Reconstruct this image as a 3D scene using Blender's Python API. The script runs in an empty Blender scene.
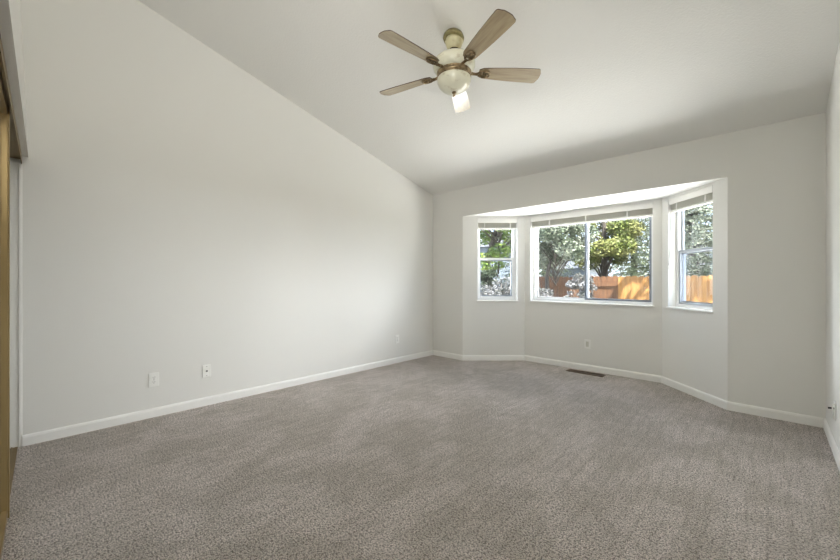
import bpy, bmesh, math, random
import numpy as np
from mathutils import Vector, Matrix

# ------------------------------------------------------------------ camera, world, sun, exposure
SC = bpy.context.scene
COL = SC.collection
CAM_Z = 1.144
cd = bpy.data.cameras.new('camera'); cam = bpy.data.objects.new('camera', cd); COL.objects.link(cam)
cam.location = (0, 0, CAM_Z)
cam.rotation_euler = (math.pi / 2, 0, math.atan(349 / 368))
cd.sensor_fit = 'HORIZONTAL'; cd.sensor_width = 36; cd.lens = 36 * 368 / 840
cd.clip_start = 0.02; cd.clip_end = 300
SC.camera = cam

SC.view_settings.view_transform = 'Standard'
SC.view_settings.look = 'None'
SC.view_settings.gamma = 1
SC.view_settings.use_curve_mapping = False
SC.view_settings.exposure = 0.0
SC.cycles.max_bounces = 12; SC.cycles.diffuse_bounces = 8; SC.cycles.glossy_bounces = 4
SC.cycles.transparent_max_bounces = 16; SC.cycles.sample_clamp_indirect = 8
SC.cycles.use_denoising = True
try: SC.cycles.use_guiding = True
except Exception: pass

SUN_E, SKY_E, REAR_FILL_W, PATIO_FILL_W, SKY_FILL_R, SKY_FILL_L = 33.0, 4.2, 48.0, 375.0, 15.8, 14.5   # LV
w = bpy.data.worlds.new('world'); SC.world = w; w.use_nodes = True
nt = w.node_tree; bg = nt.nodes['Background']
tc = nt.nodes.new('ShaderNodeTexCoord'); sep = nt.nodes.new('ShaderNodeSeparateXYZ')
cr = nt.nodes.new('ShaderNodeValToRGB')
nt.links.new(tc.outputs['Generated'], sep.inputs[0]); nt.links.new(sep.outputs[2], cr.inputs[0])
cr.color_ramp.elements[0].position = 0.0; cr.color_ramp.elements[0].color = (0.80, 0.88, 1.0, 1)
cr.color_ramp.elements[1].position = 0.6; cr.color_ramp.elements[1].color = (0.42, 0.62, 1.0, 1)
nt.links.new(cr.outputs[0], bg.inputs[0]); bg.inputs[1].default_value = SKY_E

def lamp(name, kind, loc, direction, energy, color, **kw):
    l = bpy.data.lights.new(name, kind); l.energy = energy; l.color = color
    for k, v in kw.items(): setattr(l, k, v)
    o = bpy.data.objects.new(name, l); o.location = loc
    o.rotation_euler = Vector(direction).to_track_quat('-Z', 'Y').to_euler()
    COL.objects.link(o); return o
el, az = math.radians(52), math.radians(-45)      # sun stands to the right and a little behind the house
lamp('sun', 'SUN', (8, -3, 12), (-math.cos(el) * math.cos(az), -math.cos(el) * math.sin(az), -math.sin(el)),
     SUN_E, (1.0, 0.95, 0.86), angle=math.radians(0.5))
# added fill lamp below the sills, out of view, standing in for patio bounce
lamp('patio_fill', 'AREA', (-1.4, 6.05, 0.16), (-0.06, -1, 0.58), PATIO_FILL_W, (1.0, 0.985, 0.94), shape='RECTANGLE', size=5.2, size_y=1.12)
# added fill lamp behind the camera, lifting the left wall and ceiling
lamp('rear_fill', 'AREA', (-0.30, -0.35, 2.30), (-1, 0.0, 0.7), REAR_FILL_W, (1.0, 0.98, 0.94), shape='RECTANGLE', size=1.0, size_y=0.5)
# added wide soft suns, low on both sides, to brighten the side walls
def sky_fill(name, azimuth, elev, e, ang):
    a, h = math.radians(azimuth), math.radians(elev)
    if e: lamp(name, 'SUN', (0, 12, 8), (-math.cos(h) * math.cos(a), -math.cos(h) * math.sin(a), -math.sin(h)), e, (0.98, 0.99, 1.0), angle=math.radians(ang))
sky_fill('sky_fill_east', 61, 7, SKY_FILL_R, 50)
sky_fill('sky_fill_west', 125, 12, SKY_FILL_L, 45)

# ------------------------------------------------------------------ materials
def mat(name, col, rough=0.6, metal=0.0, spec=0.5, bump=None, var=None, coat=0.0):
    m = bpy.data.materials.new(name); m.use_nodes = True
    n = m.node_tree; b = n.nodes['Principled BSDF']
    b.inputs['Base Color'].default_value = (*col, 1); b.inputs['Roughness'].default_value = rough
    b.inputs['Metallic'].default_value = metal; b.inputs['Specular IOR Level'].default_value = spec
    b.inputs['Coat Weight'].default_value = coat
    t = n.nodes.new('ShaderNodeTexCoord')
    if var:   # (colour 2, noise scale, detail, low, high, (sx, sy, sz))
        c2, sc, det, lo, hi, st = var
        mp = n.nodes.new('ShaderNodeMapping'); mp.inputs['Scale'].default_value = st
        nz = n.nodes.new('ShaderNodeTexNoise'); nz.inputs['Scale'].default_value = sc; nz.inputs['Detail'].default_value = det
        r = n.nodes.new('ShaderNodeValToRGB')
        r.color_ramp.elements[0].position = lo; r.color_ramp.elements[0].color = (*col, 1)
        r.color_ramp.elements[1].position = hi; r.color_ramp.elements[1].color = (*c2, 1)
        n.links.new(t.outputs['Object'], mp.inputs[0]); n.links.new(mp.outputs[0], nz.inputs[0])
        n.links.new(nz.outputs[0], r.inputs[0]); n.links.new(r.outputs[0], b.inputs['Base Color'])
    if bump:  # (scale, strength, distance)
        nz = n.nodes.new('ShaderNodeTexNoise'); nz.inputs['Scale'].default_value = bump[0]; nz.inputs['Detail'].default_value = 3
        bp = n.nodes.new('ShaderNodeBump'); bp.inputs['Strength'].default_value = bump[1]; bp.inputs['Distance'].default_value = bump[2]
        n.links.new(t.outputs['Object'], nz.inputs[0]); n.links.new(nz.outputs[0], bp.inputs['Height'])
        n.links.new(bp.outputs[0], b.inputs['Normal'])
    return m
ONE = (1, 1, 1)
M = {}
M['wall'] = mat('wall_paint', (0.77, 0.765, 0.735), 0.75, spec=0.25, bump=(160, 0.12, 0.004))
M['ceiling'] = mat('ceiling_paint', (0.80, 0.795, 0.77), 0.85, spec=0.2, bump=(75, 0.30, 0.008))
M['trim'] = mat('white_trim', (0.86, 0.855, 0.83), 0.4)
M['plate'] = mat('plate_white', (0.86, 0.86, 0.83), 0.35)
M['dark'] = mat('dark_slot', (0.03, 0.03, 0.03), 0.5)
M['slotgrey'] = mat('slot_grey', (0.22, 0.21, 0.2), 0.5)
M['vinyl'] = mat('white_vinyl', (0.85, 0.86, 0.87), 0.35)
M['alu'] = mat('grey_aluminium', (0.22, 0.25, 0.30), 0.4, metal=0.3)
M['alupale'] = mat('pale_aluminium', (0.42, 0.45, 0.49), 0.4, metal=0.2)
M['blind'] = mat('blind_slats', (0.60, 0.59, 0.53), 0.5)
M['cord'] = mat('cord_grey', (0.30, 0.29, 0.27), 0.7)
M['blindwhite'] = mat('blind_rail', (0.84, 0.83, 0.80), 0.4)
M['gold'] = mat('gold_anodised', (0.36, 0.26, 0.12), 0.4, metal=0.6, var=((0.26, 0.18, 0.075), 3, 2, 0.4, 0.6, (1, 1, 0.2)))
M['golddark'] = mat('dull_gold', (0.20, 0.14, 0.06), 0.45, metal=0.5)
M['mirror'] = mat('mirror_glass', (0.86, 0.90, 0.92), 0.02, metal=1.0)
M['vent'] = mat('vent_brown', (0.14, 0.095, 0.055), 0.4, metal=0.5)
M['wood'] = mat('blade_wood', (0.42, 0.335, 0.20), 0.42, spec=0.5, coat=1.0, var=((0.31, 0.23, 0.135), 7, 6, 0.40, 0.68, (0.6, 7, 7)))
M['wood'].node_tree.nodes['Principled BSDF'].inputs['Coat Roughness'].default_value = 0.13
M['edge'] = mat('blade_edge', (0.10, 0.06, 0.035), 0.5)
M['brass'] = mat('antique_brass', (0.38, 0.29, 0.17), 0.35, metal=0.85, var=((0.16, 0.11, 0.06), 30, 3, 0.4, 0.65, ONE))
M['bronze'] = mat('dark_bronze', (0.07, 0.05, 0.03), 0.35, metal=0.6)
M['olive'] = mat('olive_bronze', (0.36, 0.32, 0.16), 0.38, metal=0.4, var=((0.22, 0.18, 0.08), 22, 3, 0.4, 0.65, ONE))
M['cream'] = mat('cream_enamel', (0.60, 0.56, 0.36), 0.4, var=((0.45, 0.39, 0.22), 14, 4, 0.50, 0.64, ONE))
M['alabaster'] = mat('alabaster_glass', (0.76, 0.745, 0.60), 0.3, coat=0.3, var=((0.60, 0.56, 0.42), 16, 5, 0.56, 0.66, (1, 1, 1.8)))
M['closet'] = mat('closet_paint', (0.72, 0.715, 0.69), 0.8)

def carpet_mat():
    m = bpy.data.materials.new('cut_pile_carpet'); m.use_nodes = True
    n = m.node_tree; L = n.links; b = n.nodes['Principled BSDF']
    b.inputs['Roughness'].default_value = 0.95; b.inputs['Specular IOR Level'].default_value = 0.1
    try: b.inputs['Sheen Weight'].default_value = 0.25
    except Exception: pass
    t = n.nodes.new('ShaderNodeTexCoord')
    def noise(s, d, sx=(1, 1, 1), dist=0.0):
        mp = n.nodes.new('ShaderNodeMapping'); mp.inputs['Scale'].default_value = sx
        z = n.nodes.new('ShaderNodeTexNoise'); z.inputs['Scale'].default_value = s; z.inputs['Detail'].default_value = d
        z.inputs['Distortion'].default_value = dist
        L.new(t.outputs['Object'], mp.inputs[0]); L.new(mp.outputs[0], z.inputs[0]); return z.outputs[0]
    def ramp(x, lo, hi, c0, c1):
        r = n.nodes.new('ShaderNodeValToRGB'); r.color_ramp.elements[0].position = lo; r.color_ramp.elements[1].position = hi
        r.color_ramp.elements[0].color = (*c0, 1); r.color_ramp.elements[1].color = (*c1, 1); L.new(x, r.inputs[0]); return r.outputs[0]
    def mul(a, c, f=1.0):
        x = n.nodes.new('ShaderNodeMix'); x.data_type = 'RGBA'; x.blend_type = 'MULTIPLY'; x.inputs[0].default_value = f
        L.new(a, x.inputs[6]); L.new(c, x.inputs[7]); return x.outputs[2]
    fine = noise(170, 3); tuft = noise(92, 4)
    base = ramp(fine, 0.36, 0.54, (0.22, 0.185, 0.16), (1.0, 0.90, 0.845))
    tf = ramp(tuft, 0.38, 0.49, (0.42, 0.405, 0.38), (1, 1, 1))
    nap = ramp(noise(1.9, 8, (1, 0.8, 1), 0.6), 0.46, 0.56, (0.86, 0.86, 0.835), (1, 1, 1))
    nap2 = ramp(noise(7.0, 6, (1, 0.6, 1), 1.6), 0.42, 0.58, (0.88, 0.875, 0.86), (1, 1, 1))
    wv = n.nodes.new('ShaderNodeTexWave'); wv.inputs['Scale'].default_value = 4.2; wv.inputs['Distortion'].default_value = 5.0
    wv.inputs['Detail'].default_value = 3; wv.inputs['Detail Scale'].default_value = 0.35
    L.new(t.outputs['Object'], wv.inputs[0])
    track = ramp(wv.outputs['Fac'], 0.0, 0.25, (0.90, 0.90, 0.885), (1, 1, 1))
    L.new(mul(mul(mul(mul(base, tf), nap), nap2), track), b.inputs['Base Color'])
    bp = n.nodes.new('ShaderNodeBump'); bp.inputs['Strength'].default_value = 0.9; bp.inputs['Distance'].default_value = 0.03
    ad = n.nodes.new('ShaderNodeMath'); ad.operation = 'ADD'; L.new(fine, ad.inputs[0]); L.new(tuft, ad.inputs[1])
    L.new(ad.outputs[0], bp.inputs['Height']); L.new(bp.outputs[0], b.inputs['Normal'])
    return m
M['carpet'] = carpet_mat()

def glass_mat():
    m = bpy.data.materials.new('window_glass'); m.use_nodes = True
    n = m.node_tree; n.nodes.remove(n.nodes['Principled BSDF']); out = n.nodes['Material Output']
    tr = n.nodes.new('ShaderNodeBsdfTransparent'); tr.inputs[0].default_value = (0.96, 0.97, 0.97, 1)
    gl = n.nodes.new('ShaderNodeBsdfGlossy'); gl.inputs['Roughness'].default_value = 0.02
    mx = n.nodes.new('ShaderNodeMixShader'); mx.inputs[0].default_value = 0.05
    n.links.new(tr.outputs[0], mx.inputs[1]); n.links.new(gl.outputs[0], mx.inputs[2]); n.links.new(mx.outputs[0], out.inputs[0])
    return m
M['glass'] = glass_mat()
M['patio'] = mat('pale_concrete', (0.78, 0.75, 0.68), 0.9, var=((0.70, 0.67, 0.60), 3, 4, 0.4, 0.6, ONE))
M['lawn'] = mat('dry_lawn', (0.10, 0.11, 0.045), 0.95, var=((0.14, 0.12, 0.06), 6, 4, 0.4, 0.6, ONE))
M['stucco'] = mat('exterior_siding', (0.35, 0.33, 0.30), 0.9)
M['shingle'] = mat('roof_shingle', (0.07, 0.075, 0.085), 0.9)
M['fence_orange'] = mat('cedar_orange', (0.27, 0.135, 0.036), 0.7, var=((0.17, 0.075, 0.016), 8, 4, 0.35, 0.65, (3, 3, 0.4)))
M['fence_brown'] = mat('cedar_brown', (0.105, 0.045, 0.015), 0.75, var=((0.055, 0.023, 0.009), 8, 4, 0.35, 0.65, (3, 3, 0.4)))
M['bark'] = mat('bark', (0.035, 0.028, 0.022), 0.95, var=((0.075, 0.065, 0.055), 12, 4, 0.4, 0.7, (3, 3, 0.6)))
M['palebark'] = mat('pale_bark', (0.10, 0.09, 0.08), 0.95)
def leafm(n, a, b, s=3.0): return mat(n, a, 0.6, spec=0.4, var=(b, s, 3, 0.42, 0.60, ONE))
M['leaf_bright'] = leafm('leaf_bright_green', (0.07, 0.13, 0.015), (0.17, 0.23, 0.05))
M['leaf_yellow'] = leafm('leaf_yellow_green', (0.085, 0.11, 0.022), (0.17, 0.175, 0.06))
M['leaf_silver'] = leafm('leaf_silver', (0.065, 0.085, 0.052), (0.21, 0.235, 0.18))
M['leaf_green'] = leafm('needle_green', (0.035, 0.055, 0.022), (0.11, 0.13, 0.075))
M['leaf_spruce'] = leafm('needle_blue_green', (0.028, 0.045, 0.032), (0.075, 0.098, 0.082))
M['leaf_dark'] = leafm('leaf_dark', (0.012, 0.022, 0.010), (0.035, 0.05, 0.028))
M['leaf_white'] = leafm('blossom_pale', (0.055, 0.06, 0.055), (0.17, 0.17, 0.175), 5.0)
M['bluewall'] = mat('blue_cladding', (0.05, 0.10, 0.22), 0.6)
M['palewall'] = mat('pale_blue_cladding', (0.16, 0.19, 0.24), 0.7)

# ------------------------------------------------------------------ mesh builder
class MB:
    def __init__(s, xf=None): s.v = []; s.f = []; s.mi = []; s.xf = xf or Matrix.Identity(4); s.cur = 0; s.smooth = []
    def add(s, vs, fs, smooth=False):
        k = len(s.v); s.v += [tuple(s.xf @ Vector(p)) for p in vs]
        for f in fs: s.f.append(tuple(i + k for i in f)); s.mi.append(s.cur); s.smooth.append(smooth)
        return s
    def box(s, x0, x1, y0, y1, z0, z1):
        return s.add([(x0, y0, z0), (x1, y0, z0), (x1, y1, z0), (x0, y1, z0), (x0, y0, z1), (x1, y0, z1), (x1, y1, z1), (x0, y1, z1)],
                     [(0, 3, 2, 1), (4, 5, 6, 7), (0, 1, 5, 4), (1, 2, 6, 5), (2, 3, 7, 6), (3, 0, 4, 7)])
    def prism(s, poly, z0, z1, z1f=None):
        n = len(poly)
        top = [(p[0], p[1], z1f(*p) if z1f else z1) for p in poly]
        return s.add([(p[0], p[1], z0) for p in poly] + top,
                     [tuple(range(n))[::-1], tuple(range(n, 2 * n))] + [(i, (i + 1) % n, n + (i + 1) % n, n + i) for i in range(n)])
    def lathe(s, prof, n=40, c=(0, 0), smooth=True):
        vs = []; fs = []
        for r, z in prof:
            for i in range(n):
                a = 2 * math.pi * i / n; vs.append((c[0] + r * math.cos(a), c[1] + r * math.sin(a), z))
        for j in range(len(prof) - 1):
            for i in range(n):
                a, b = j * n + i, j * n + (i + 1) % n; fs.append((a, b, b + n, a + n))
        fs.append(tuple(range(n))[::-1]); m = (len(prof) - 1) * n; fs.append(tuple(range(m, m + n)))
        return s.add(vs, fs, smooth)
    def tube(s, pts, rad, n=8, closed=False):
        pts = [Vector(p) for p in pts]; N = len(pts); vs = []; fs = []
        rads = rad if isinstance(rad, (list, tuple)) else [rad] * N
        up = None
        for i, p in enumerate(pts):
            t = (pts[(i + 1) % N] - pts[i - 1]) if closed else (pts[min(i + 1, N - 1)] - pts[max(i - 1, 0)])
            t.normalize()
            if up is None: up = Vector((0, 0, 1)) if abs(t.z) < 0.9 else Vector((1, 0, 0))
            a = t.cross(up); a.normalize(); b = a.cross(t); up = b
            for k in range(n):
                q = 2 * math.pi * k / n; vs.append(tuple(p + (a * math.cos(q) + b * math.sin(q)) * rads[i]))
        for j in range(N if closed else N - 1):
            j2 = (j + 1) % N
            for k in range(n): fs.append((j * n + k, j * n + (k + 1) % n, j2 * n + (k + 1) % n, j2 * n + k))
        if not closed: fs.append(tuple(range(n))[::-1]); fs.append(tuple(range((N - 1) * n, N * n)))
        return s.add(vs, fs, True)
    def build(s, name, ms, parent=None, bevel=0.0, loc=None):
        me = bpy.data.meshes.new(name)
        off = Vector(loc) if loc else Vector((0, 0, 0))
        me.from_pydata([tuple(Vector(v) - off) for v in s.v], [], s.f)
        for m in (ms if isinstance(ms, list) else [ms]): me.materials.append(m)
        me.polygons.foreach_set('material_index', s.mi); me.polygons.foreach_set('use_smooth', s.smooth)
        bm = bmesh.new(); bm.from_mesh(me); bmesh.ops.recalc_face_normals(bm, faces=bm.faces); bm.to_mesh(me); bm.free()
        o = bpy.data.objects.new(name, me); COL.objects.link(o); o.location = off
        if parent is not None:
            o.parent = parent; o.location = off - (Vector(parent.location) if parent.parent is None else Vector(parent.matrix_world.translation))
        if bevel:
            b = o.modifiers.new('bevel', 'BEVEL'); b.width = bevel; b.segments = 2; b.limit_method = 'ANGLE'; b.angle_limit = math.radians(50)
        return o
def struct(o): o['kind'] = 'structure'; return o
def tag(o, label, cat, group=None):
    o['label'] = label; o['category'] = cat
    if group: o['group'] = group
    return o
def empty(name, loc):
    o = bpy.data.objects.new(name, None); COL.objects.link(o); o.location = loc; o.empty_display_size = 0.1; return o

# ------------------------------------------------------------------ room shell
XL, XR, YB = -3.73, 0.318, 4.22
HB, SL = 2.44, 0.271                                    # wall height at the bay, slope of the vault
def ceil_z(x, y): return HB + SL * (YB - y)
BA, BB, BC, BD = (-3.165, YB), (-2.525, 4.83), (-0.865, 4.83), (-0.265, YB)
BZ = 2.05
HALLX, HALLY = -0.92, -1.55
def cy(x): return -0.0165 - 0.0158 * (x - XL)           # front of the closet wall

struct(MB().prism([(XL - .2, -1.7), (XR + .2, -1.7), (XR + .2, YB + .1), (BD[0] + .05, YB + .1), (BC[0] + .05, BC[1] + .15),
                   (BB[0] - .05, BB[1] + .15), (BA[0] - .05, YB + .1), (XL - .2, YB + .1)], -0.2, 0.0).build('floor', M['carpet']))
b = MB()
y0, y1 = -1.7, YB + .12
b.add([(XL - .16, y0, ceil_z(0, y0)), (XR + .16, y0, ceil_z(0, y0)), (XR + .16, y1, ceil_z(0, y1)), (XL - .16, y1, ceil_z(0, y1)),
       (XL - .16, y0, ceil_z(0, y0) + .2), (XR + .16, y0, ceil_z(0, y0) + .2), (XR + .16, y1, ceil_z(0, y1) + .2), (XL - .16, y1, ceil_z(0, y1) + .2)],
      [(0, 3, 2, 1), (4, 5, 6, 7), (0, 1, 5, 4), (1, 2, 6, 5), (2, 3, 7, 6), (3, 0, 4, 7)])
struct(b.build('ceiling', M['ceiling']))
up = lambda x, y: ceil_z(x, y) + .05
struct(MB().prism([(XL - .15, -1.7), (XL, -1.7), (XL, YB), (XL - .15, YB)], -.1, 0, up).build('wall_left', M['wall']))
struct(MB().prism([(XR, -1.7), (XR + .15, -1.7), (XR + .15, YB), (XR, YB)], -.1, 0, up).build('wall_right', M['wall']))
b = MB()
b.prism([(XL - .15, YB), (BA[0], YB), (BA[0] - .06, YB + .14), (XL - .15, YB + .14)], -.1, HB + .02)
b.prism([(BD[0], YB), (XR + .15, YB), (XR + .15, YB + .14), (BD[0] + .06, YB + .14)], -.1, HB + .02)
b.box(BA[0], BD[0], YB, YB + .14, BZ, HB + .02)
struct(b.build('wall_back', M['wall']))
struct(MB().prism([(BA[0] - .1, YB + .14), (BD[0] + .1, YB + .14), (BC[0] + .08, BC[1] + .17), (BB[0] - .08, BB[1] + .17)], BZ, BZ + .12).build('ceiling_bay', M['ceiling']))

# bay walls: three straight segments with an opening each
TW = .16
def seg_frame(p, q):
    p, q = Vector(p), Vector(q); u = (q - p).normalized(); n = Vector((-u.y, u.x))
    return p, u, n, (q - p).length
def seg_xf(p, u, n): return Matrix(((u.x, n.x, 0, p.x), (u.y, n.y, 0, p.y), (0, 0, 1, 0), (0, 0, 0, 1)))
SEGS = [(BA, BB, math.tan(math.radians(0)), math.tan(math.radians(21.8))), (BB, BC, math.tan(math.radians(21.8)), math.tan(math.radians(22.7))),
        (BC, BD, math.tan(math.radians(22.7)), 0)]
OPEN = [(0.212, 0.783), (0.090, 1.574), (0.100, 0.694)]
WZ0, WZ1 = 0.855, 2.022
names = ['wall_bay_left', 'wall_bay_centre', 'wall_bay_right']
FR = []
for (p, q, m0, m1), (s0, s1), nm in zip(SEGS, OPEN, names):
    P, u, n, L = seg_frame(p, q); xf = seg_xf(P, u, n); FR.append((xf, L, s0, s1))
    b = MB(xf); T = TW
    b.prism([(0, 0), (s0, 0), (s0, T), (-m0 * T, T)], -.1, BZ + .02)
    b.prism([(s1, 0), (L, 0), (L + m1 * T, T), (s1, T)], -.1, BZ + .02)
    b.box(s0, s1, 0, T, -.1, WZ0 - .015); b.box(s0, s1, 0, T, WZ1, BZ + .02)
    struct(b.build(nm, M['wall']))

# baseboards (12 mm thick, 70 mm tall, eased top edge)
def baseboard(name, pts):
    pts = [Vector(p) for p in pts]; prof = [(0, 0), (.013, 0), (.013, .058), (.009, .070), (.004, .075), (0, .075)]
    rows = []
    for i, p in enumerate(pts):
        ds = []
        if i > 0: ds.append((pts[i] - pts[i - 1]).normalized())
        if i < len(pts) - 1: ds.append((pts[i + 1] - pts[i]).normalized())
        ns = [Vector((d.y, -d.x)) for d in ds]; m = ns[0] if len(ns) == 1 else (ns[0] + ns[1]).normalized()
        k = 1 / m.dot(ns[0]); rows.append([(p.x + m.x * t * k, p.y + m.y * t * k, z) for t, z in prof])
    n = len(prof); vs = [v for r in rows for v in r]; fs = []
    for i in range(len(rows) - 1):
        for j in range(n): fs.append((i * n + j, i * n + (j + 1) % n, (i + 1) * n + (j + 1) % n, (i + 1) * n + j))
    fs += [tuple(range(n))[::-1], tuple(range((len(rows) - 1) * n, len(rows) * n))]
    return struct(MB().add(vs, fs).build(name, M['trim']))
baseboard('baseboard_left', [(XL, -.045), (XL, YB)])
baseboard('baseboard_back', [(XL + .013, YB), BA, BB, BC, BD, (XR - .013, YB)])
baseboard('baseboard_right', [(XR, YB), (XR, -1.5)])

# closet wall, hall behind the camera
b = MB()
zt = 3.72
XA = HALLX
def header(b):
    f = lambda x, z: cy(x) - (z - 1.995) * .036
    vs = [(XL, f(XL, 1.995), 1.995), (XA, f(XA, 1.995), 1.995), (XA, f(XA, zt), zt), (XL, f(XL, zt), zt)]
    vs += [(XL, -.20, 1.995), (XA, -.20, 1.995), (XA, -.20, zt), (XL, -.20, zt)]
    b.add(vs, [(0, 1, 2, 3), (4, 7, 6, 5), (0, 4, 5, 1), (3, 2, 6, 7), (1, 5, 6, 2), (0, 3, 7, 4)])
header(b)
b.box(XA - .12, XA, -1.55, cy(XA) - .003, 0, 1.995)           # wall between closet and hall
b.box(XA - .12, XA, -1.55, -.20, 1.995, 4.0)
struct(b.build('wall_closet', M['wall']))
struct(MB().box(XL, XA - .12, -.82, -.70, 0, 3.0).build('wall_closet_back', M['closet']))
struct(MB().box(XL, XA - .12, -.82, -.20, 2.42, 2.50).build('ceiling_closet', M['closet']))
struct(MB().box(XL - .1, XR + .1, -1.70, -1.58, 0, 4.1).build('wall_rear', M['wall']))
struct(MB().box(XL, XL + .006, -.062, -.046, 0, 1.993).build('trim_closet_jamb', M['trim'], bevel=.002))

# sliding mirror doors with gold tracks
def closet_doors():
    t = tag(empty('sliding_mirror_door', (-1.7, -.09, 0)), 'gold-framed sliding mirror closet door at the left edge of the photo', 'closet door')
    dx0, dx1 = -2.66, XA - .13
    def quad(b, x0, x1, ya, yb, z0, z1):
        b.prism([(x0, cy(x0) + ya), (x1, cy(x1) + ya), (x1, cy(x1) + yb), (x0, cy(x0) + yb)], z0, z1)
    f = MB()
    quad(f, dx0, dx0 + .028, -.066, -.040, .008, 1.967); quad(f, dx1 - .028, dx1, -.066, -.040, .008, 1.967)
    quad(f, dx0 + .028, dx0 + .034, -.062, -.046, .008, 1.967); quad(f, dx0 + .028, dx0 + .032, -.044, -.041, .008, 1.967)
    f.build('stile', M['gold'], t, bevel=.002)
    f = MB(); quad(f, dx0 + .028, dx1 - .028, -.066, -.046, .008, .05); quad(f, dx0 + .028, dx1 - .028, -.066, -.046, 1.93, 1.967)
    f.build('rail', M['gold'], t)
    f = MB(); quad(f, dx0 + .028, dx1 - .028, -.064, -.0565, .05, 1.93); f.build('mirror_panel', M['mirror'], t)
    f = MB(); quad(f, XL + .008, XA - .125, -.135, -.050, 0, .006); quad(f, XL + .008, XA - .125, -.080, -.074, .006, .012)
    k = f.build('floor_track', M['golddark']); tag(k, 'gold metal floor track running along the closet opening at left', 'door track')
    f = MB(); quad(f, XL + .008, XA - .125, -.150, -.030, 1.972, 1.994); quad(f, XL + .008, XA - .125, -.034, -.030, 1.940, 1.972)
    quad(f, XL + .008, XA - .125, -.150, -.146, 1.935, 1.972)
    k = f.build('top_track', M['golddark']); tag(k, 'gold metal top track under the closet header at upper left', 'door track')
closet_doors()

# ------------------------------------------------------------------ windows
def window(idx, fr, kind, low=None):
    xf, L, s0, s1 = fr
    base = xf @ Vector(((s0 + s1) / 2, 0, WZ0)); t = empty('window_%d' % idx, base); struct(t); t['label'] = None; del t['label']
    z0, z1 = WZ0, WZ1; r0, r1 = .085, .150
    b = MB(xf)
    b.box(s0 - .012, s1 + .012, -.018, r0, z0 - .018, z0)
    b.build('window_sill', M['trim'], t, bevel=.004)
    b = MB(xf); fw = .032
    b.box(s0, s0 + fw, r0, r1, z0, z1); b.box(s1 - fw, s1, r0, r1, z0, z1)
    b.box(s0 + fw, s1 - fw, r0, r1, z0, z0 + fw); b.box(s0 + fw, s1 - fw, r0, r1, z1 - fw, z1)
    b.build('window_frame', M['vinyl'], t, bevel=.003)
    a0, a1, c0, c1 = s0 + fw, s1 - fw, z0 + fw, z1 - fw
    def sash(x0, x1, q0, q1, ra, rb, w_, m, wt=None):
        wt = wt or w_
        k = MB(xf); k.box(x0, x0 + w_, ra, rb, q0, q1); k.box(x1 - w_, x1, ra, rb, q0, q1)
        k.box(x0 + w_, x1 - w_, ra, rb, q0, q0 + w_); k.box(x0 + w_, x1 - w_, ra, rb, q1 - wt, q1)
        o = k.build('sash', m, t, bevel=.002)
        g = MB(xf); g.box(x0 + w_, x1 - w_, (ra + rb) / 2 - .002, (ra + rb) / 2 + .002, q0 + w_, q1 - wt)
        g.build('pane', M['glass'], o)
    if kind == 'hung':
        zm = 1.445
        sash(a0, a1, zm - .02, c1, .120, .142, .020, low or M['vinyl'])
        sash(a0, a1, c0, zm + .018, .092, .116, .022, low or M['vinyl'], .03)
        k = MB(xf); w2 = .012
        for (x0, x1, q0, q1) in ((a0 + .022, a0 + .022 + w2, c0 + .022, zm - .012), (a1 - .022 - w2, a1 - .022, c0 + .022, zm - .012),
                                 (a0 + .034, a1 - .034, c0 + .022, c0 + .034), (a0 + .034, a1 - .034, zm - .024, zm - .012)):
            k.box(x0, x1, .1165, .148 if q1 - q0 > .1 else .119, q0, q1)
        k.build('screen_frame', M['alu'], t)
    else:
        sm = (a0 + a1) / 2 - .02
        sash(a0, sm + .02, c0, c1, .120, .142, .022, M['vinyl'])
        sash(sm - .02, a1, c0, c1, .092, .116, .024, M['alu'])
    return t
window(1, FR[0], 'hung'); window(2, FR[1], 'slider'); window(3, FR[2], 'hung', M['alupale'])

def mini_blind(fr, label, cord):
    xf, L, s0, s1 = fr
    base = xf @ Vector(((s0 + s1) / 2, .03, 1.87)); t = tag(empty('mini_blind', base), label, 'window blind', 'raised white mini blinds in the bay')
    e = .004; z1 = WZ1 - .001
    MB(xf).box(s0 + e, s1 - e, .006, .012, z1 - .062, z1).build('valance', M['blindwhite'], t, bevel=.002)
    MB(xf).box(s0 + e, s1 - e, .014, .050, z1 - .040, z1).build('head_rail', M['blindwhite'], t, bevel=.002)
    b = MB(xf); z = z1 - .044
    k = 0
    while z > 1.895:
        b.box(s0 + .012, s1 - .012, .018 + .0015 * (k % 2), .048 + .0015 * (k % 2), z - .0018, z); z -= .0040; k += 1
    b.build('slat', M['blind'], t)
    MB(xf).box(s0 + .012, s1 - .012, .014, .050, 1.872, 1.892).build('bottom_rail', M['blindwhite'], t, bevel=.003)
    n = 2 if s1 - s0 < 1 else 3
    for i in range(n):
        sx = s0 + (s1 - s0) * (.18 + .64 * i / (n - 1))
        MB(xf).box(sx - .006, sx + .006, .0135, .0150, 1.880, z1 - .063).build('ladder_tape', M['blindwhite'], t)
    if cord:
        MB(xf).box(s1 - .004, s1 - .0005, .001, .030, 1.95, z1).build('end_shadow_gap', M['slotgrey'], t)  # dark strip drawn in place of the shadow gap at the blind's end
        pts = [(s0 + .035, .004, 1.95), (s0 + .036, .000, 1.75), (s0 + .030, -.002, 1.52), (s0 + .018, -.004, 1.36), (s0 + .012, -.004, 1.30)]
        c = MB(xf).tube(pts, .0026, 6).build('pull_cord', M['cord'], t)
        MB(xf).lathe([(.001, 1.262), (.006, 1.266), (.006, 1.285), (.003, 1.302), (.001, 1.303)], 12, (s0 + .012, -.004)).build('tassel', M['blindwhite'], c)
    return t
mini_blind(FR[0], 'raised white mini blind on the narrow left window of the bay', False)
mini_blind(FR[1], 'raised white mini blind across the wide centre window of the bay', False)
mini_blind(FR[2], 'raised white mini blind with pull cord on the right window of the bay', True)

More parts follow.
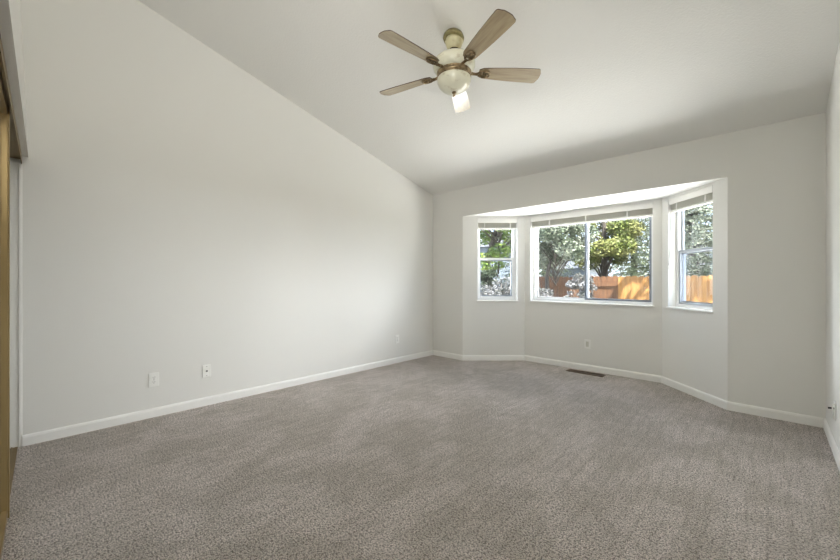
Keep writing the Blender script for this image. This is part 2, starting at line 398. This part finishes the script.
# ------------------------------------------------------------------ wall plates
def plate(xf, kind, name, label, cat, w_=.072, h_=.116):
    base = xf @ Vector((0, 0, 0)); t = tag(empty(name, base), label, cat)
    b = MB(xf); b.box(-w_ / 2, w_ / 2, 0, .006, -h_ / 2, h_ / 2); b.build('cover_plate', M['plate'], t, bevel=.003)
    if kind == 'duplex':
        for sz in (-.0195, .0195):
            r = MB(xf); poly = []
            for i in range(20):
                a = 2 * math.pi * i / 20; poly.append((.0172 * math.cos(a), max(-.0125, min(.0125, .0172 * math.sin(a)))))
            r.add([(x, .006, z + sz) for x, z in poly] + [(x, .0085, z + sz) for x, z in poly],
                  [tuple(range(20)), tuple(range(20, 40))] + [(i, (i + 1) % 20, 20 + (i + 1) % 20, 20 + i) for i in range(20)])
            o = r.build('receptacle', M['plate'], t)
            s = MB(xf)
            for sx in (-.0065, .0065): s.box(sx - .0016, sx + .0016, .0085, .0090, sz - .001, sz + .008)
            s.box(-.0026, .0026, .0085, .0090, sz - .0095, sz - .0045); s.build('socket_slot', M['slotgrey'], o)
        MB(xf).box(-.003, .003, .006, .0075, -.003, .003).build('screw', M['slotgrey'], t)
    elif kind == 'jack':
        MB(xf).box(-.0075, .0075, .006, .0075, -.0065, .0065).build('jack_socket', M['dark'], t)
        for sz in (-.042, .042): MB(xf).box(-.003, .003, .006, .0075, sz - .003, sz + .003).build('screw', M['slotgrey'], t)
    elif kind == 'rocker':
        MB(xf).box(-.017, .017, .006, .009, -.033, .033).build('receptacle', M['blind'], t, bevel=.001)
    elif kind == 'coax':
        MB(xf).tube([(0, .006, .012), (0, .018, .012), (0, .034, .010)], .006, 10).build('cable_connector', M['dark'], t)
        MB(xf).tube([(-.025, .006, .045), (-.028, .014, .045), (-.030, .016, .02), (-.034, .012, -.05)], .004, 8).build('cable_stub', M['plate'], t)
    return t
left_xf = lambda y, z: Matrix(((0, 1, 0, XL), (1, 0, 0, y), (0, 0, 1, z), (0, 0, 0, 1)))
plate(left_xf(.700, .311), 'duplex', 'wall_outlet', 'white duplex outlet low on the left wall, nearest the camera', 'outlet')
plate(left_xf(1.098, .313), 'jack', 'phone_jack', 'white wall plate with one small dark jack on the left wall', 'wall jack', .070, .114)
plate(left_xf(3.470, .325), 'duplex', 'wall_outlet', 'small white outlet at the far end of the left wall', 'outlet')
plate(Matrix(((1, 0, 0, -1.664), (0, -1, 0, 4.83), (0, 0, 1, .335), (0, 0, 0, 1))), 'rocker', 'wall_outlet', 'white outlet under the wide centre window of the bay', 'outlet')
plate(Matrix(((0, -1, 0, XR), (1, 0, 0, 3.64), (0, 0, 1, .285), (0, 0, 0, 1))), 'coax', 'cable_plate', 'white cable plate with dark connector low on the right wall', 'wall jack', .075, .118)

# ------------------------------------------------------------------ floor register
def register():
    th = math.radians(0); c = Vector((-1.635, 4.675, 0))
    t = tag(empty('floor_vent', c), 'brown metal floor vent set in the carpet before the bay wall', 'floor vent')
    W, D = .215, .058; xf = Matrix.Translation(c)
    b = MB(xf); b.box(-W, W, -D, -D + .014, 0, .009); b.box(-W, W, D - .014, D, 0, .009)
    b.box(-W, -W + .016, -D + .014, D - .014, 0, .009); b.box(W - .016, W, -D + .014, D - .014, 0, .009); b.box(-.008, .008, -D + .014, D - .014, 0, .009)
    b.build('vent_frame', M['vent'], t, bevel=.002)
    MB(xf).box(-W + .016, W - .016, -D + .014, D - .014, .0005, .002).build('vent_opening', M['dark'], t)
    b = MB(xf)
    for s in (-1, 1):
        for i in range(17):
            x = s * (.016 + i * .0112); b.box(x - .002, x + .002, -D + .014, D - .014, .0025, .008)
    b.build('louver', M['vent'], t)
register()

# ------------------------------------------------------------------ ceiling fan
def fan():
    cx, cy_ = -1.7264, 2.1942; zc = ceil_z(cx, cy_)
    t = tag(empty('ceiling_fan', (cx, cy_, zc)), 'five-blade ceiling fan with cream alabaster bowl light hanging from the vaulted ceiling', 'ceiling fan')
    X = Matrix.Translation((cx, cy_, 0)); zb = 2.715
    # canopy tilted to the slope
    tilt = Matrix.Translation((cx, cy_, zc)) @ Matrix.Rotation(-math.atan(SL), 4, 'X')
    b = MB(tilt); b.lathe([(.070, .004), (.072, -.014), (.079, -.018), (.079, -.030), (.075, -.038), (.066, -.040)]); 
    ring = b.build('canopy', M['olive'], t)
    b = MB(Matrix.Translation((cx, cy_, zc))); b.lathe([(.060, -.020), (.067, -.044), (.065, -.056), (.058, -.078), (.049, -.096), (.042, -.104), (.036, -.106)])
    b.build('canopy_bell', M['cream'], ring)
    b = MB(Matrix.Translation((cx, cy_, zc))); b.lathe([(.034, -.100), (.038, -.108), (.034, -.116), (.024, -.118), (.016, -.112)]); b.build('canopy_collar', M['bronze'], ring)
    b = MB(X); b.lathe([(.0125, 2.80), (.0125, zc - .10)], 20); b.lathe([(.026, 2.835), (.026, 2.850), (.018, 2.862), (.0126, 2.864)], 20)
    b.build('downrod', M['brass'], t)
    b = MB(X)
    b.lathe([(.120, 2.705), (.138, 2.716), (.152, 2.735), (.158, 2.755), (.158, 2.775), (.150, 2.795), (.130, 2.814), (.098, 2.829), (.060, 2.838), (.026, 2.840)], 56)
    b.build('motor_housing', M['alabaster'], t)
    b = MB(X); b.lathe([(.100, 2.664), (.124, 2.664), (.128, 2.668), (.127, 2.673), (.120, 2.677), (.117, 2.684), (.119, 2.692), (.127, 2.698), (.131, 2.705), (.126, 2.712), (.100, 2.714)], 56)
    b.build('trim_ring', M['brass'], t)
    b = MB(X); b.lathe([(.010, 2.562), (.040, 2.564), (.070, 2.572), (.096, 2.588), (.115, 2.610), (.125, 2.634), (.127, 2.654), (.124, 2.668), (.110, 2.669)][::-1], 56)
    bowl = b.build('light_bowl', M['alabaster'], t)
    b = MB(X); b.lathe([(.003, 2.526), (.008, 2.530), (.010, 2.538), (.006, 2.544), (.007, 2.550), (.016, 2.554), (.017, 2.562), (.008, 2.566)], 24)
    b.build('finial', M['brass'], bowl)
    for k in range(5):
        az = math.radians(336.9 + 72 * k)
        R = X @ Matrix.Rotation(az, 4, 'Z')
        P = R @ Matrix.Translation((0, 0, zb)) @ Matrix.Rotation(math.radians(-12), 4, 'X')   # pitch: the far side dips
        r0, r1 = .190, .669; N = 14
        half = []
        for i in range(N + 1):
            s = i / N; x = r0 + (r1 - .035 - r0) * s
            wdt = .048 + .024 * (1 - (1 - s) ** 1.6)
            if s < .12: wdt *= .72 + .28 * math.sqrt(1 - (1 - s / .12) ** 2)
            half.append((x, wdt))
        tip = []
        for i in range(1, 8):
            a = i / 8 * math.pi / 2; tip.append((r1 - .035 + .022 * math.sin(a), .052 + .020 * math.cos(a)))
        mid = [(r1 - .002, .030), (r1, 0)]
        up_ = half + tip + mid; poly = up_ + [(x, -y) for x, y in up_[::-1][1:]]
        n = len(poly); b = MB()
        b.add([(x, y, 0) for x, y in poly] + [(x, y, .006) for x, y in poly], [tuple(range(n))[::-1], tuple(range(n, 2 * n))])
        b.cur = 1; b.add([(x, y, 0) for x, y in poly] + [(x, y, .006) for x, y in poly], [(i, (i + 1) % n, n + (i + 1) % n, n + i) for i in range(n)])
        blade = b.build('blade', [M['wood'], M['edge']], t); blade.matrix_basis = Matrix.Translation(-Vector(t.location)) @ P
        # scroll bracket under the blade root
        b = MB(); zz = -.008; loop = []
        for i in range(22):
            a = 2 * math.pi * i / 22; x = .226 + .048 * math.cos(a); wy = .030 * math.sin(a) * (1 + .25 * math.cos(a)); loop.append((x, wy, zz))
        b.tube(loop, .0068, 10, closed=True)
        curl = [(.262, .010, zz), (.248, -.006, zz - .002), (.232, -.010, zz - .003), (.222, -.002, zz - .003), (.228, .007, zz - .002)]
        b.tube(curl, [.0055, .005, .0045, .004, .003], 8)
        b.tube([(.180, 0, zz), (.165, 0, zz - .001), (.145, 0, zz + .001), (.118, 0, zz + .004)], [.013, .010, .011, .014], 10)
        for sx, sy in ((.205, .016), (.205, -.016), (.245, 0)): b.lathe([(.005, zz - .010), (.006, zz - .004), (.005, .0)], 10, (sx, sy))
        b.build('blade_bracket', M['brass'], blade).location = (0, 0, 0)
fan()

# ------------------------------------------------------------------ outside: house shell over the bay, ground, fence, trees
CA, SA = math.cos(cam.rotation_euler.z), math.sin(cam.rotation_euler.z)
def along(px, Y):
    l = (px - 420) / 368; dx = l * CA - SA; dy = CA + l * SA; return dx / dy * Y, Y / dy      # X on the line of sight at depth Y, camera depth
def zat(py, depth): return CAM_Z + (280 - py) / 368 * depth
GZ = -0.35
struct(MB().box(-14, 14, YB + .16, 8.1, GZ - .1, GZ).build('ground_patio', M['patio']))
struct(MB().box(-40, 40, 8.1, 60, GZ - .1, GZ - .01).build('ground_lawn', M['lawn']))
o = MB(); o.prism([(BA[0] - .45, YB + .16), (BD[0] + .45, YB + .16), (BC[0] + .42, BC[1] + .55), (BB[0] - .42, BB[1] + .55)], BZ + .125, BZ + .20)
o.prism([(BA[0] - .45, YB + .16), (BD[0] + .45, YB + .16), (BC[0] + .42, BC[1] + .55), (BB[0] - .42, BB[1] + .55)], BZ + .20, 0, lambda x, y: 2.36 if y > YB + .3 else 2.7)
struct(o.build('roof_bay', M['shingle']))

FY = 9.6
def fence(x0, x1, m, name, label, rails, ztop, yo=0.0):
    t = tag(empty(name, ((x0 + x1) / 2, FY + yo, GZ)), label, 'fence', 'wooden fence panels behind the bay')
    rng = random.Random(int(abs(x0) * 100)); b = MB(); x = x0; w_ = .14
    while x < x1 - .02:
        zt_ = ztop + rng.uniform(-.012, .012); y = FY + yo + rng.uniform(-.003, .003); xe = min(x + w_ - .004, x1)
        b.add([(x, y, GZ), (xe, y, GZ), (xe, y, zt_ - .03), (xe - .03, y, zt_), (x + .03, y, zt_), (x, y, zt_ - .03),
               (x, y + .018, GZ), (xe, y + .018, GZ), (xe, y + .018, zt_ - .03), (xe - .03, y + .018, zt_), (x + .03, y + .018, zt_), (x, y + .018, zt_ - .03)],
              [(0, 1, 2, 3, 4, 5), (11, 10, 9, 8, 7, 6)] + [(i, (i + 1) % 6, 6 + (i + 1) % 6, 6 + i) for i in range(6)])
        x += w_
    b.build('fence_board', m, t)
    for zr in rails: MB().box(x0, x1, FY + yo - .045, FY + yo - .005, zr - .045, zr + .045).build('fence_rail', m, t)
    xs = x0 + .05
    while xs < x1: MB().box(xs, xs + .09, FY + yo + .022, FY + yo + .112, GZ, ztop - .08).build('fence_post', m, t); xs += 2.2
xa = along(618, FY)[0]; xb = along(590, FY)[0]
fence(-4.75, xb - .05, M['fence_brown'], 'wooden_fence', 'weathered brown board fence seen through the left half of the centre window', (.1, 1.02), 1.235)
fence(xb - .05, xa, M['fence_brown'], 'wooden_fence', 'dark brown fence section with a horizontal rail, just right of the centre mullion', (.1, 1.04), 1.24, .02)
fence(xa, 1.2, M['fence_orange'], 'wooden_fence', 'bright orange board fence seen in the centre and right windows', (), 1.235)

def leaves(name, m, centers, n, size, parent, seed, flat=.5, aspect=.5):
    """n small diamond leaves scattered about clump centres [(x, y, z, rx, ry, rz)]"""
    r = np.random.default_rng(seed); c = np.array(centers, float)
    vol = (c[:, 3] * c[:, 4] * c[:, 5]) ** .8; idx = r.choice(len(c), n, p=vol / vol.sum())
    d = r.normal(size=(n, 3)); d /= np.linalg.norm(d, axis=1)[:, None]; rad = r.uniform(.35, 1, n) ** .5
    p = c[idx, :3] + d * rad[:, None] * c[idx, 3:]
    a = r.normal(size=(n, 3)); a /= np.linalg.norm(a, axis=1)[:, None]; a[:, 2] *= flat
    q = np.cross(a, r.normal(size=(n, 3))); q /= np.linalg.norm(q, axis=1)[:, None]
    s = size * r.uniform(.6, 1.3, n)[:, None]
    fold = np.cross(a, q) * s * .15
    v = np.stack([p - a * s, p + q * s * aspect + fold, p + a * s, p - q * s * aspect + fold], 1).reshape(-1, 3)
    me = bpy.data.meshes.new(name); k = np.arange(n)[:, None] * 4
    me.vertices.add(4 * n); me.vertices.foreach_set('co', v.astype('f').ravel() - np.tile(np.array(parent.location, 'f'), 4 * n))
    me.loops.add(4 * n); me.loops.foreach_set('vertex_index', np.arange(4 * n, dtype='i'))
    me.polygons.add(n); me.polygons.foreach_set('loop_start', np.arange(0, 4 * n, 4, dtype='i'))
    me.update(calc_edges=True); me.validate()
    me.materials.append(m); o = bpy.data.objects.new(name, me); COL.objects.link(o); o.parent = parent
    return o
def broad_tree(name, px, Y, zlo, zhi, rad, m, bark, label, n, size, seed, cat='tree', group=None, trunk_r=.11, lean=0.0, trunk_px=None, clumps=16):
    X, dep = along(px, Y); rng = random.Random(seed); tx = along(trunk_px, Y)[0] if trunk_px else X
    t = tag(empty(name, (tx, Y, GZ)), label, cat, group)
    zm = (zlo + zhi) / 2; b = MB(); b.tube([(tx, Y, GZ - .1), (tx + .04, Y, .6), (tx + lean * .5, Y + .05, zlo), (X, Y, zm), (X, Y, zhi - .3)], [trunk_r * 1.15, trunk_r, trunk_r * .85, trunk_r * .5, .02], 10)
    cs = []
    for i in range(clumps):
        a = rng.uniform(0, 6.28); rr = rad * rng.uniform(.25, .8); z = rng.uniform(zlo + .25, zhi - .25)
        k = .45 + .55 * math.sin(math.pi * min(1, max(0, (z - zlo) / (zhi - zlo))))
        x, y = X + rr * k * math.cos(a), Y + rr * k * math.sin(a); s = rad * rng.uniform(.28, .46) * (16 / clumps) ** .4
        cs.append((x, y, z, s, s, s * .75)); b.tube([(X, Y, max(zlo - .2, z - .7)), ((X + x) / 2, (Y + y) / 2, z - .3), (x, y, z)], [trunk_r * .28, trunk_r * .18, .006], 6)
    b.build('trunk', bark, t)
    leaves('foliage', m, cs, n, size, t, seed)
    return t
def spruce(name, px, Y, h, rad, zlo, m, label, seed, n=42000, group=None):
    X, dep = along(px, Y); rng = np.random.default_rng(seed)
    t = tag(empty(name, (X, Y, GZ)), label, 'conifer', group)
    MB().tube([(X, Y, GZ - .1), (X, Y, h * .5), (X, Y, h)], [.16, .1, .01], 10).build('trunk', M['bark'], t)
    cs = []
    z = zlo
    while z < h - .1:
        f = 1 - (z - zlo) / (h - zlo); L = rad * (f ** .8) + .12; nb = int(6 + 9 * f); a0 = rng.uniform(0, 6.28)
        for i in range(nb):
            a = a0 + 2 * math.pi * i / nb + rng.uniform(-.2, .2); Lb = L * rng.uniform(.75, 1.1)
            for s in np.linspace(.2, 1, 6):
                w_ = .13 + .12 * (1 - s) * f; cs.append((X + Lb * s * math.cos(a), Y + Lb * s * math.sin(a), z - .28 * Lb * s * s + .10 * s, w_, w_, .085))
        z += .17 + .06 * rng.uniform()
    leaves('foliage', m, cs, n, .045, t, seed, flat=.6, aspect=.32)
    return t
G = 'garden trees beyond the bay windows'
broad_tree('leafy_tree', 498, 10.0, 1.45, 4.4, 1.3, M['leaf_bright'], M['bark'], 'bright green leafy tree in the upper left window pane', 10000, .060, 3, group=G, trunk_px=484, trunk_r=.13, clumps=26)
broad_tree('dark_shrub', 488, 9.0, .70, 1.62, .40, M['leaf_dark'], M['bark'], 'dark leafy shrub behind the lower left window pane', 2600, .040, 4, cat='shrub', clumps=50, trunk_r=.05, trunk_px=484)
broad_tree('pale_shrub', 501, 7.6, -.1, 1.36, .62, M['leaf_white'], M['palebark'], 'pale blossoming shrub low in the left window', 6500, .035, 5, cat='shrub', clumps=50, trunk_r=.03)
broad_tree('silver_tree', 556, 8.4, 1.22, 3.2, .98, M['leaf_silver'], M['bark'], 'silvery leaved tree in the left half of the centre window', 17000, .040, 6, group=G, trunk_px=546, trunk_r=.055, clumps=30)
broad_tree('pale_shrub', 581, 7.3, -.1, 1.50, .36, M['leaf_white'], M['palebark'], 'tall pale shrub in front of the fence, just left of the centre mullion', 6000, .028, 7, cat='shrub', clumps=50, trunk_r=.02)
broad_tree('pale_shrub', 542, 7.8, -.1, 1.20, .38, M['leaf_white'], M['palebark'], 'pale shrub at the lower left corner of the centre window', 6500, .028, 17, cat='shrub', clumps=50, trunk_r=.02)
broad_tree('leafy_tree', 604, 11.1, 1.30, 4.4, 1.15, M['leaf_yellow'], M['bark'], 'yellow-green leafy tree just right of the centre mullion', 19000, .045, 8, group=G, clumps=30)
spruce('spruce_tree', 634, 17.0, 8.5, 1.55, 1.0, M['leaf_green'], 'blue-green spruce behind the orange fence in the centre window', 9, group=G)
spruce('spruce_tree', 693, 11.4, 6.2, 1.10, 1.25, M['leaf_silver'], 'pale silvery spruce seen through the right window', 10, group=G)
spruce('spruce_tree', 572, 27.5, 12.0, 2.1, 1.0, M['leaf_spruce'], 'dark spruce farther back behind the silvery tree', 11, group=G)
spruce('spruce_tree', 533, 12.8, 7.6, 1.7, 1.0, M['leaf_green'], 'far green spruce between the left and centre windows', 12, group=G)
spruce('spruce_tree', 662, 22.5, 9.5, 1.7, 1.0, M['leaf_spruce'], 'far spruce at the right edge of the centre window', 13, group=G)
t_ = broad_tree('added_shade_tree', 1, 1, 4.0, 6.6, 1.7, M['leaf_yellow'], M['bark'], 'leafy tree out of view, added so its leaves dapple the fence', 340, .22, 21, trunk_r=.10)
t_.location = (1.0, 7.2, GZ)  # unseen tree, its few large leaves sized to dapple the fence

# neighbouring buildings glimpsed between the trunks
def shed(px, Y, w_, z0, z1, wm, name, label):
    X, dep = along(px, Y); t = tag(empty(name, (X, Y, GZ)), label, 'building')
    MB().box(X - w_ / 2, X + w_ / 2, Y, Y + 3, GZ - .02, z1 - .12).build('wall', wm, t)
    MB().add([(X - w_ / 2 - .2, Y - .2, z1 - .12), (X + w_ / 2 + .4, Y - .4, z1 - .12), (X + w_ / 2 + .4, Y + 3.4, z1 - .12), (X - w_ / 2 - .4, Y + 3.4, z1 - .12),
              (X - w_ / 2 - .4, Y + 1.5, z1 + .7), (X + w_ / 2 + .4, Y + 1.5, z1 + .7)],
             [(0, 1, 5, 4), (2, 3, 4, 5), (0, 4, 3), (1, 2, 5), (0, 3, 2, 1)]).build('roof', M['shingle'], t)
shed(478, 17.5, 4.0, 0, 3.1, M['palewall'], 'neighbour_house', 'pale grey neighbouring house beyond the trees at far left')
shed(563, 21.0, 2.6, 0, 1.9, M['palewall'], 'garden_shed', 'pale blue-grey shed behind the brown fence')
shed(705, 13.8, .9, 0, 1.62, M['bluewall'], 'garden_shed', 'small blue shed behind the orange fence in the right window')
